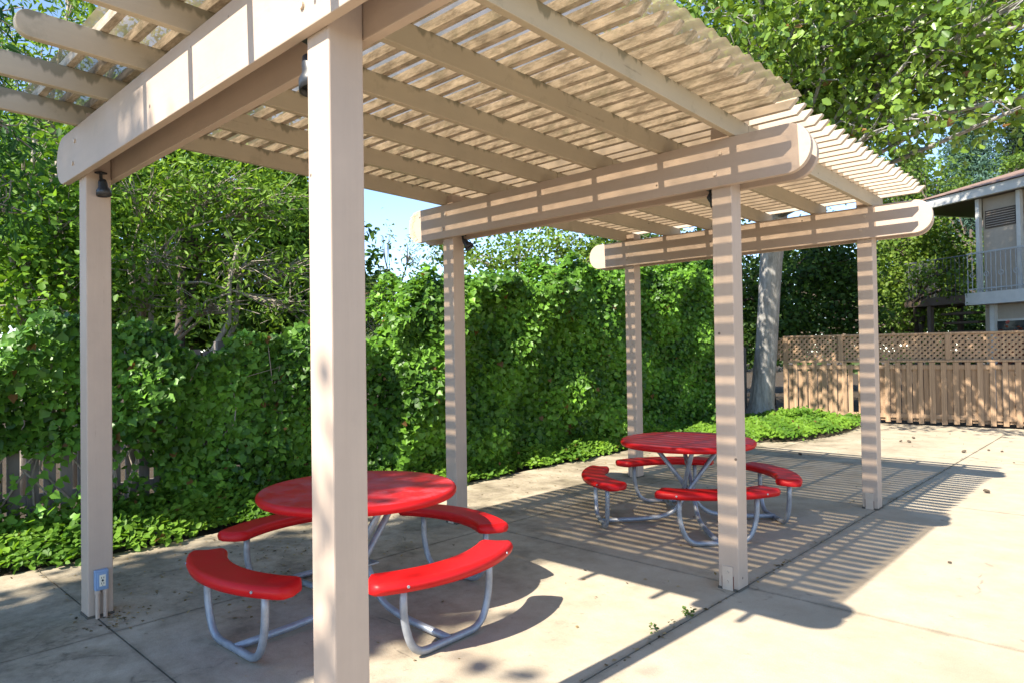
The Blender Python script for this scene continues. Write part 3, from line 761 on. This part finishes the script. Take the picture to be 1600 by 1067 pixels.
# the magnolia by the lattice fence
mg = ellipse_blobs((0.7, 10.9, 7.2), (5.0, 3.2, 2.5), 34, 4, 0.34, 54) + ellipse_blobs((2.4, 12.2, 10.4), (3.8, 2.4, 1.8), 18, 6, .42, 60)
mg += [((x_, 12.7, z_), (.62, .6, .6), 26) for x_ in (0.6, 1.4, 2.2, 3.0, 3.8) for z_ in (8.7, 9.8, 10.9, 12.0)]
for xx in (1.2, 2.2, 3.1, 4.0, 4.8): mg.append(((xx, 9.4+0.3*math.sin(xx*3), 5.75+0.25*math.sin(xx*5)), (.62, .6, .5), 17))
mg += [(tuple(at(1400, 235, 10.8)), (0.55, 0.55, 0.45), 26), (tuple(at(1330, 175, 10.5)), (0.7, .7, .5), 36), (tuple(at(1540, 150, 10.8)), (0.9, .8, .6), 46), (tuple(at(1180, 60, 10.5)), (0.9, .8, .7), 46), (tuple(at(1450, 70, 10.0)), (0.9, .8, .6), 46), (tuple(at(1240, 30, 10.0)), (0.9, .8, .7), 46)]
mg += ellipse_blobs((1.2, 12.9, 7.6), (4.8, .9, 2.6), 22, 14, .42, 60)
thin = random.Random(8)
mg = [((c, r, int(n_*0.35)) if (-1.0 < c[2]-(14.3-c[1])*0.98 < 2.0 and c[0] > -0.8 and thin.random() < 0.75) else (c, r, n_)) for c, r, n_ in mg]
mg += [((x_, 9.3+0.3*math.sin(x_*4), 4.75+0.2*math.sin(x_*7)), (.6, .6, .35), 9) for x_ in (0.9, 1.7, 2.6, 3.4, 4.3)]
tree('magnolia_tree', 'big broad leaved tree with a leaning pale grey trunk at the end of the hedge', (-1.80, 13.75, 0), (-1.2, 13.4, 6), 0.29, mg, 14, 0.17, 0.128,
     (0.050, 0.11, 0.015), (0.25, 0.37, 0.055), 'ovate', M_LEAFG, M_BARKG, seed=40, brown=0.008, droop=0.2, twigs=6,
     trunk_pts=[(-1.85, 13.72, -0.05, .42), (-1.83, 13.74, .12, .33), (-1.80, 13.74, .35, .275), (-1.76, 13.76, .8, .25), (-1.68, 13.78, 1.6, .235), (-1.60, 13.75, 2.5, .23), (-1.52, 13.72, 3.4, .24), (-1.35, 13.6, 4.4, .25), (-1.0, 13.2, 5.6, .2), (-0.6, 12.6, 6.8, .12)])
GL = 'trees behind the picket fence'
def left_tree(label, px, pybase, d, ztop, specs, seed, **kw):
    b = at(px, pybase, d); b.z = 0
    blobs = []
    for (x, y_, dd, rx, rz, n) in specs: blobs.append((tuple(at(x, y_, dd)), (rx, rx, rz), n))
    t = blobs[0][0]
    return tree('leafy_tree', label, tuple(b), (b.x*0.5+t[0]*0.5, b.y*0.5+t[1]*0.5, ztop), kw.pop('r0', 0.09), blobs, kw.pop('per', 10), kw.pop('rc', .13), kw.pop('ls', .085),
                kw.pop('dark', (0.05, 0.13, 0.015)), kw.pop('light', (0.27, 0.43, 0.05)), kw.pop('kind', 'ovate'), seed=seed, group=GL, bmat=kw.pop('bmat', M_TWIG), **kw)
left_tree('bright yellow green tree filling the upper left corner behind the rafter ends', 120, 560, 8.5, 4.2,
    [(60, 90, 8.3, .75, .6, 55), (180, 40, 8.6, .9, .7, 70), (330, 60, 9.0, .9, .6, 60), (120, -60, 8.6, 1.2, .7, 80), (60, 190, 8.2, .6, .5, 45), (300, -60, 9.2, 1.2, .7, 70), (-20, 60, 8.2, .5, .5, 30)], 51,
    light=(0.30, 0.44, 0.05), dark=(0.06, 0.14, 0.016), kind='lance', ls=.11, per=13)
left_tree('dark green bushy tree rising behind the ivy at the left edge', 40, 560, 7.8, 2.8,
    [(40, 270, 7.6, .75, .6, 80), (100, 340, 7.7, .6, .55, 70), (30, 400, 7.5, .6, .5, 70), (90, 470, 7.5, .6, .4, 70), (-20, 340, 7.6, .7, .7, 70), (160, 420, 7.9, .5, .5, 50)], 52, dark=(0.025, 0.09, 0.012), light=(0.24, 0.42, 0.05), ls=.085, per=13)
left_tree('twiggy open tree with small leaves between the outlet post and the sunlit post', 290, 520, 8.8, 3.0,
    [(230, 310, 8.5, .75, .5, 114), (330, 290, 8.8, .75, .45, 114), (420, 320, 9.0, .75, .5, 123), (260, 400, 8.5, .7, .45, 39), (370, 410, 8.8, .75, .5, 39), (460, 420, 9.2, .7, .5, 47), (210, 470, 8.4, .5, .35, 34), (330, 480, 8.7, .7, .3, 32), (450, 480, 9.0, .6, .35, 38)], 53,
    per=11, ls=.10, kind='lance', dark=(0.05, 0.13, 0.016), light=(0.28, 0.43, 0.06), twigs=44, stems=4, r0=.055)
left_tree('tall dark trunked tree behind the twiggy one', 275, 520, 10.5, 4.5,
    [(280, 240, 10.5, 1.0, .8, 114), (400, 230, 10.8, 1.1, .7, 114), (200, 200, 10.4, 1.0, .8, 114), (460, 290, 11.0, .8, .7, 95), (455, 370, 11.2, .6, .6, 95), (440, 380, 11, .9, .6, 87), (300, 380, 10.5, 1.0, .7, 76)], 54,
    ls=.12, dark=(0.04, 0.11, 0.014), light=(0.20, 0.34, 0.045), r0=.11, bmat=M_BARKD)
left_tree('sparse young tree with pale shoots against the patch of open sky', 620, 540, 11.0, 2.6,
    [(600, 460, 11, .5, .4, 26), (640, 400, 11, .26, .45, 12), (600, 400, 11, .20, .4, 6), (660, 460, 11, .55, .35, 34), (610, 500, 10.8, .8, .4, 60), (560, 480, 10.5, .6, .5, 44)], 55,
    per=9, ls=.09, kind='lance', twigs=22, r0=.05, dark=(.12, .2, .04), light=(0.36, 0.48, 0.10))
left_tree('rounded light green tree showing above the hedge beside the middle beam', 860, 470, 17, 3.5,
    [(800, 400, 16.5, .9, .55, 60), (870, 385, 17, 1.0, .6, 80), (920, 395, 17, .9, .5, 60), (760, 410, 16, .7, .4, 40)], 56, ls=.11, light=(0.23, 0.34, 0.05), dark=(0.07, 0.14, 0.02))
left_tree('darker tree crown behind the light green one above the hedge', 820, 470, 21, 5.0,
    [(800, 345, 21, 1.3, .7, 60), (900, 340, 21, 1.4, .8, 60), (980, 370, 21, 1.3, .8, 60), (1040, 380, 20, 1.3, .9, 60), (700, 395, 20, .9, .5, 40), (860, 320, 22, 1.2, .7, 50)], 57, ls=.13, dark=(0.03, 0.07, 0.015), light=(0.11, 0.18, 0.04))
left_tree('dense dark shrubby tree filling the gap low behind the twiggy one', 330, 540, 12.5, 2.2,
    [(180, 460, 12.5, 1.0, .7, 126), (280, 450, 12.5, 1.0, .7, 126), (380, 460, 12.7, 1.0, .7, 126), (480, 440, 13, 1.0, .8, 144), (550, 470, 13, .8, .6, 108), (330, 400, 12.5, 1.1, .7, 126), (220, 505, 12.2, .9, .5, 120), (300, 510, 12.2, .9, .5, 120), (390, 505, 12.4, .9, .5, 120), (470, 505, 12.6, .9, .5, 120), (440, 350, 13, 1.2, .8, 120), (300, 300, 13, 1.3, .8, 120), (180, 340, 13, 1.2, .8, 110), (420, 280, 13.5, 1.3, .7, 110), (520, 390, 13.5, .9, .8, 90), (100, 470, 12.2, 1.0, .7, 108)], 58, ls=.14, r0=.08, bmat=M_BARKD,
    dark=(0.025, 0.07, 0.012), light=(0.11, 0.20, 0.03))
left_tree('dense green tree far left, behind the bushy one at the edge', 60, 540, 11.5, 3.5,
    [(0, 240, 11.5, 1.2, .8, 126), (90, 230, 11.5, 1.2, .8, 126), (160, 300, 11.7, 1.2, .8, 144), (20, 340, 11.5, 1.2, .8, 144), (110, 400, 11.5, 1.2, .8, 144), (30, 450, 11.3, 1.1, .6, 126), (200, 380, 12, 1.0, .8, 108), (-60, 300, 11.5, 1.2, 1.0, 126)], 59, ls=.14, r0=.1, bmat=M_BARKD)
GB = 'trees beyond the lattice fence'
def back_tree(label, base, ztop, blobs, seed, name='leafy_tree', **kw):
    return tree(name, label, base, (base[0], base[1], ztop), kw.pop('r0', .14), blobs, kw.pop('per', 9), kw.pop('rc', .2), kw.pop('ls', .13), kw.pop('dark', (.02, .05, .01)), kw.pop('light', (.08, .15, .03)), kw.pop('kind', 'ovate'), seed=seed, group=GB, **kw)
def pb(lst): return [(tuple(at(x, y, d)), (rx, rx, rz), n) for x, y, d, rx, rz, n in lst]
back_tree('dark shaded tree behind the pale trunk and the lattice fence', (-3.2, 17.5, 0), 4, pb([(1080, 430, 18, 1.2, 1.0, 126), (1150, 470, 18, 1.2, .9, 144), (1260, 430, 17.5, 1.1, .9, 162), (1320, 420, 17.5, .8, .8, 108), (1240, 500, 17, 1.1, .6, 144), (1330, 490, 17, .7, .6, 108), (1130, 390, 18.5, 1.2, .8, 108), (1300, 370, 18, .8, .6, 90), (1180, 530, 17, 1.2, .5, 108), (1060, 500, 17, .8, .7, 108)]), 61, dark=(.012, .036, .007), light=(.09, .17, .03))
back_tree('bright yellow green tree beside the stair landing', (-0.3, 21.0, 0), 3.5, pb([(1400, 380, 20.5, 1.0, .8, 162), (1460, 400, 20.5, 1.0, .8, 180), (1440, 350, 21, .9, .7, 144), (1390, 440, 20, .9, .7, 144), (1470, 460, 20.5, .9, .7, 144), (1500, 410, 22, .8, .9, 108), (1420, 490, 20, .9, .5, 126), (1465, 425, 18.2, .45, .4, 30), (1495, 455, 18.0, .3, .25, 14), (1430, 440, 18.4, .3, .3, 12)]), 62, ls=.12, light=(.24, .33, .05), dark=(.06, .13, .02))
back_tree('broad dark evergreen shrub closing the view low behind the lattice fence', (-1.2, 24.5, 0), 2.5, pb([(px_, py_, 25, 1.5, 1.0, 150) for px_, py_ in ((1100, 480), (1180, 440), (1250, 480), (1320, 440), (1380, 490), (1440, 500), (1500, 495), (1220, 520), (1330, 520), (1160, 520), (1270, 400), (1560, 520))]), 66, ls=.19, dark=(.014, .04, .008), light=(.07, .13, .025))
back_tree('light green crown above the house eave', (-0.5, 30, 0), 6.0, pb([(1420, 270, 30, 1.5, 1.0, 60), (1460, 285, 30, 1.4, .9, 60), (1400, 300, 30, 1.2, .9, 50), (1590, 262, 33, 1.0, .6, 70), (1490, 305, 31, 1.2, .5, 70), (1370, 275, 30, 1.2, .8, 90)]), 63, ls=.17, light=(.20, .30, .05), dark=(.06, .12, .02))
def pine_blobs(px, d, z0, z1, r):
    out = []; c = at(px, 300, d); k = 12
    for i in range(k):
        t = i/(k-1); rr = r*(1-t)**0.8*0.95+0.35
        for j in range(4):
            a = i*2.1+j*1.57
            out.append(((c.x+math.cos(a)*rr*.55, c.y+math.sin(a)*rr*.55, z0+(z1-z0)*t), (rr*.62, rr*.62, .62), 46))
    return out
def pine(label, px, d, z1, r, seed, dark, light):
    c = at(px, 300, d)
    return tree('pine_tree', label, (c.x, c.y, 0), (c.x, c.y, z1-1.2), .16, pine_blobs(px, d, 4.0, z1, r), 12, .26, .30, dark, light, 'narrow', seed=seed, group=GB, droop=.6, twigs=3)
pine('blue green pine standing beyond the brown shingled roof', 1515, 38, 14.2, 3.0, 71, (.045, .10, .075), (.17, .28, .21))
pine('dark pine behind the roof at the right edge', 1600, 42, 16.0, 4.2, 72, (.015, .035, .018), (.06, .10, .05))
pine('dark green pine in the gap between the big tree and the blue green pine', 1420, 44, 13.5, 4.0, 73, (.03, .06, .025), (.10, .16, .06))
# shade tree standing behind the viewer's left: it throws the soft shade over the near corner of the patio
tree('shade_tree', 'spreading tree outside the frame whose shade falls over the outlet post', (-0.4, -7.8, 0), (-0.2, -7.4, 7), .22,
     ellipse_blobs((-0.05, -7.0, 7.6), (1.2, 1.4, 2.6), 28, 9, .44, 80) + [((0.0, -7.0, 9.65), (.65, .5, .45), 55), ((-.5, -7.2, 9.8), (.5, .5, .5), 40)] + [((2.35, -7.0, 7.3), (.40, .4, .55), 10), ((0.9, -7.0, 7.0), (.6, .6, .5), 50), ((0.9, -7.0, 7.9), (.5, .6, .5), 40)], 9, .17, .18, (.03, .07, .012), (.11, .18, .03), seed=80, droop=.2)
# narrow leaved branch end hanging into the picture at the left edge
tree('willow_tree', 'narrow leaved tree with dark hanging sprays at the left edge', (-2.6, -1.6, 0), (-2.3, -0.9, 4.5), .08,
     pb([(-20, 120, 5.6, .28, .30, 26), (10, 200, 5.6, .22, .3, 18), (-30, 300, 5.5, .3, .4, 30), (5, 330, 5.6, .16, .3, 12), (-30, 20, 5.8, .3, .25, 22), (-80, 200, 5.4, .5, .7, 50)]), 9, .10, .12, (.02, .07, .015), (.07, .17, .04), 'narrow', seed=81, droop=1.4, bmat=M_TWIG)
# far tree line
rng = np.random.default_rng(90); pts = []
for k in range(900):
    a = rng.uniform(-100, 20); r = rng.uniform(48, 62); an = math.radians(a)
    hmax = 7.5+1.6*math.sin(a*0.31)+1.2*math.sin(a*0.83)
    if -64 < a < -46: hmax = 6.2
    c = np.array([CAM_LOC[0]+r*math.sin(an), CAM_LOC[1]+r*math.cos(an), rng.random()*hmax])
    pts.append(c+rng.normal(size=(22, 3))*np.array([1.1, 1.1, .6]))
P = np.concatenate(pts); P[:, 2] = np.abs(P[:, 2])
ft = leaf_object('far_trees', P, np.array([0.3, -.6, .6])+rng.normal(size=(len(P), 3))*.6, .55*rng.uniform(.6, 1.3, len(P)), leaf_colours(rng, len(P), (.025, .05, .015), (.10, .15, .04)), M_LEAF, 'ovate', None, 5)
tag(ft, 'far belt of trees closing the view beyond the fences', kind='stuff')

# ------------------------------------------------------------------ apartment house beyond the fence
hc = at(1516, 400, 17.5); HA = math.radians(-30)
ho = empty('apartment_house', (hc.x, hc.y, 0), HA); tag(ho, 'two storey beige apartment house with brown shingle roof and iron balcony', 'house')
# local: x along the front to the right, y away from the viewer, origin at the balcony's front left corner post
Zf, Ze = 2.88, 5.28
m = MB(); m.box((0.11, 0.32, 0), (12, 9, Ze-0.002)); m.build('wall', M_STUCCO, ho)
m = MB(); m.box((-0.12, -0.06, Zf-0.30), (11.9, 0.318, Zf)); m.build('balcony', M_WHITE, ho)
for x in (0.0, 1.05, 3.2, 5.4):
    m = MB(); m.box((x, 0.20, Zf+0.001), (x+0.10, 0.30, Ze-0.002)); m.build('post', M_WHITE, ho)
for x in (0.32, 1.6):
    m = MB(); m.box((x, 0.20, 0), (x+0.12, 0.318, Zf-0.301)); m.build('post', M_WHITE, ho)
rl = MB(); rl.box((-0.08, -0.03, Zf+0.98), (6.0, 0.01, Zf+1.02)); rl.box((-0.08, -0.03, Zf+0.08), (6.0, 0.01, Zf+0.11))
x = -0.08; k = 0
while x < 6:
    rl.box((x, -0.018, Zf+0.01), (x+0.016, -0.002, Zf+0.98))
    if k % 3 == 1:
        rl.tube([(x+0.008+0.06*math.cos(a), -0.010, Zf+0.45+0.06*math.sin(a)) for a in [2*math.pi*j/10 for j in range(11)]], 0.010, 5)
    x += 0.125; k += 1
rl.build('railing', M_IRON, ho)
m = MB(); m.box((0.18, 0.300, 4.50), (0.98, 0.318, 4.95)); wv = m.build('louvre_window', M_DARKWOOD, ho)
m = MB()
for j in range(7): m.box((0.21, 0.288, 4.535+j*0.06), (0.95, 0.299, 4.55+j*0.06))
m.build('slats', M_STUCCO, wv)
for (xa, xb, za, zb) in ((0.45, 1.4, 1.0, 2.15), (1.32, 2.6, 2.95, 4.9), (2.2, 3.6, 1.0, 2.3)):
    m = MB(); m.box((xa-.05, 0.291, za-.05), (xb+.05, 0.318, zb+.05)); fr = m.build('window', M_WHITE, ho)
    m = MB(); m.box((xa, 0.283, za), (xb, 0.2905, zb)); m.build('pane', M_GLASS, fr)
# roof: wide eaves, soffit, gutter, low hip
X0, X1, Y0, Y1 = -2.0, 13.5, 0.0, 10.5
m = MB(); m.box((X0+.12, Y0+.12, Ze), (X1, Y1, Ze+0.06)); m.build('soffit', M_DARKWOOD, ho)
m = MB(); m.box((X0, Y0, Ze+0.0), (X1, Y0+.115, Ze+0.24)); m.box((X0, Y0+.116, Ze+0.0), (X0+.115, Y1, Ze+0.24)); m.build('gutter', M_WHITE, ho, bevel=.01)
m = MB(); zr = Ze+0.25; e_ = 0.06
m.add([(X0-e_, Y0-e_, zr), (X1, Y0-e_, zr), (X1, Y1, zr), (X0-e_, Y1, zr), (X0+5.4, (Y0+Y1)/2, zr+1.75), (X1, (Y0+Y1)/2, zr+1.75)],
      [(0, 1, 5, 4), (2, 3, 4, 5), (3, 0, 4), (1, 2, 5), (0, 3, 2, 1)])
m.build('roof', M_SHINGLE, ho)
# stair landing at the left end
m = MB(); m.box((-2.05, 0.0, Zf-0.24), (-0.125, 1.25, Zf-0.02)); m.build('stair_landing', M_DARKWOOD, ho, bevel=.01)
for x, y in ((-1.35, 0.05), (-1.35, 1.1), (-0.45, 1.1)):
    m = MB(); m.box((x, y, 0), (x+0.11, y+0.11, Zf-0.241)); m.build('post', M_DARKWOOD, ho)
m = MB()
for j in range(9): m.box((-1.25+j*0.02, 0.30+j*0.16, Zf-0.50-j*0.24), (-0.20, 0.62+j*0.16, Zf-0.44-j*0.24))
m.build('stair_steps', M_DARKWOOD, ho)
m = MB(); m.box((-2.03, 0.02, Zf+0.98), (-0.12, 0.05, Zf+1.01)); x = -2.03
while x < -0.13: m.box((x, 0.028, Zf-0.02), (x+0.013, 0.041, Zf+0.98)); x += 0.12
m.build('railing', M_DIRON, ho)
m = MB(); m.box((-2.05, 0.05, Zf+1.0), (-2.02, 1.22, Zf+1.04)); m.box((-2.05, 0.05, Zf+.02), (-2.02, 1.22, Zf+.06)); y = 0.05
while y < 1.22: m.box((-2.04, y, Zf-0.02), (-2.03, y+0.012, Zf+1.0)); y += 0.045
z = Zf+.10
while z < Zf+1.0: m.box((-2.038, 0.05, z), (-2.032, 1.22, z+.010)); z += 0.06
m.build('mesh_panel', M_DIRON, ho)
# reddish shrub glimpsed through the lattice
tree('red_leaved_shrub', 'red leaved shrub seen through the right part of the lattice', (3.0, 16.6, 0), (3.0, 16.6, 1.0), .04,
     [((2.6, 16.5, 1.35), (.6, .4, .4), 40), ((3.3, 16.6, 1.4), (.6, .4, .4), 40), ((3.0, 16.5, .9), (.8, .4, .5), 40), ((4.2, 16.6, 1.3), (.6, .4, .4), 30)], 8, .12, .10, (.10, .03, .02), (.35, .08, .05), seed=91, cat='shrub')

# ------------------------------------------------------------------ small things on the slab
def litter():
    rng = np.random.default_rng(33); n = 420
    a = np.stack([rng.normal(-0.1, .45, n), rng.normal(1.3, .55, n), np.full(n, .006)], 1)
    b = np.stack([rng.uniform(-1.3, 2.5, 260), rng.uniform(-1, 9, 260), np.full(260, .006)], 1)
    c = np.stack([rng.normal(-.9, .3, 260), rng.uniform(0, 9, 260), np.full(260, .006)], 1)
    d = np.stack([2.695+rng.normal(0, .012, 200), rng.uniform(-1, 9, 200), np.full(200, .004)], 1)
    e = np.stack([rng.normal(.12, .12, 90), rng.normal(.1, .12, 90), np.full(90, .006)], 1)
    f = np.stack([rng.uniform(-1.2, 5, 260), rng.uniform(9, 13.8, 260), np.full(260, .006)], 1)
    P = np.concatenate([a, b, c, d, e, f]); N = np.array([0, 0, 1.0])+rng.normal(size=(len(P), 3))*.22
    col = np.array([(.20, .15, .08)])*rng.uniform(.3, 2.0, (len(P), 1))
    o = leaf_object('leaf_litter', P, N, .022*rng.uniform(.5, 1.7, len(P)), col, M_LEAF, 'small', None, 3); tag(o, 'scattered bits of dry leaf on the slab', kind='stuff')
litter()
def cone_mb(s):
    m = MB(); n = 10; vs = []
    prof = [(0.001, 0), (.6, .12), (.95, .4), (.9, .75), (.55, 1.05), (.001, 1.2)]
    m.lathe([(r*s, z*s) for r, z in prof], 12, close=False)
    for ring in range(4):
        for k in range(8):
            a = (k+0.5*(ring % 2))*math.pi/4; z = (.25+.24*ring)*s; r = (.92-.12*abs(ring-1))*s
            m.tube([(r*.85*math.cos(a), r*.85*math.sin(a), z), (r*1.25*math.cos(a), r*1.25*math.sin(a), z+.1*s)], [s*.16, s*.04], 5)
    return m
M_CONE = plain('brown_seed_cone', (0.10, 0.075, 0.05), 0.9)
def ground_pt(px, py):
    v = CR*((px-800)/F_PX)+CU*((533.5-py)/F_PX)+CF; t = -CAM_LOC[2]/v[2]; p = CAM_LOC+v*t
    return p
cones = [(1541, 770, .042, 'large dark seed cone lying alone on the sunlit slab'), (1420, 691, .040, 'pale seed cone nearest the far post, right of a pair'), (1408, 690, .032, 'small seed cone touching the pale one near the far post'),
         (1507, 707, .042, 'tall seed cone on the bright slab before the fence'), (1427, 685, .036, 'seed cone lying closest to the fence shade behind the pair'), (1250, 711, .036, 'dark seed cone in the roof shadow left of the far post'),
         (1545, 704, .025, 'tiny seed cone right of the tall one'), (1566, 706, .025, 'tiny seed cone farthest right before the fence'), (1484, 880, .018, 'crumb sized seed cone on the wide sunlit slab')]
c0 = None
for (px, py, s, lb) in cones:
    p = ground_pt(px, py)
    if c0 is None: o = cone_mb(1.0).build('seed_cone', M_CONE, None); c0 = o
    else: o = c0.copy(); COL.objects.link(o)
    s *= 0.75; o.scale = (s, s, s*.9); o.location = (p[0], p[1], 0.002+s*.0); o.rotation_euler = (0.25, 0.3, rnd.uniform(0, 6)); o.location.z = s*0.30
    tag(o, lb, 'seed cone', 'seed cones fallen on the slab')
for (px, py, n, s, lb) in ((1076, 962, 26, .034, 'largest weed sprouting from the slab joint by the striped post'), (1021, 988, 16, .028, 'weed sprouting from the slab joint, nearest the viewer'), (1048, 975, 8, .022, 'tiny weed in the slab joint between two bigger weeds')):
    p = ground_pt(px, py); rng = np.random.default_rng(int(px))
    r = empty('weed', (p[0], p[1], 0)); tag(r, lb, 'weed', 'weeds in the slab joint')
    a = rng.uniform(0, 6.28, n); rr = rng.random(n)*s*.8
    P = np.stack([rr*np.cos(a), rr*np.sin(a), .005+rng.random(n)*s*1.4], 1); D = np.stack([np.cos(a), np.sin(a), .5+0*a], 1)
    leaf_object('leaves', P, np.array([0, 0, 1.0])+rng.normal(size=(n, 3))*.5, s*rng.uniform(.5, 1.0, n), leaf_colours(rng, n, (.06, .12, .03), (.16, .25, .06)), M_LEAF, 'ovate', r, 2, 0, D)
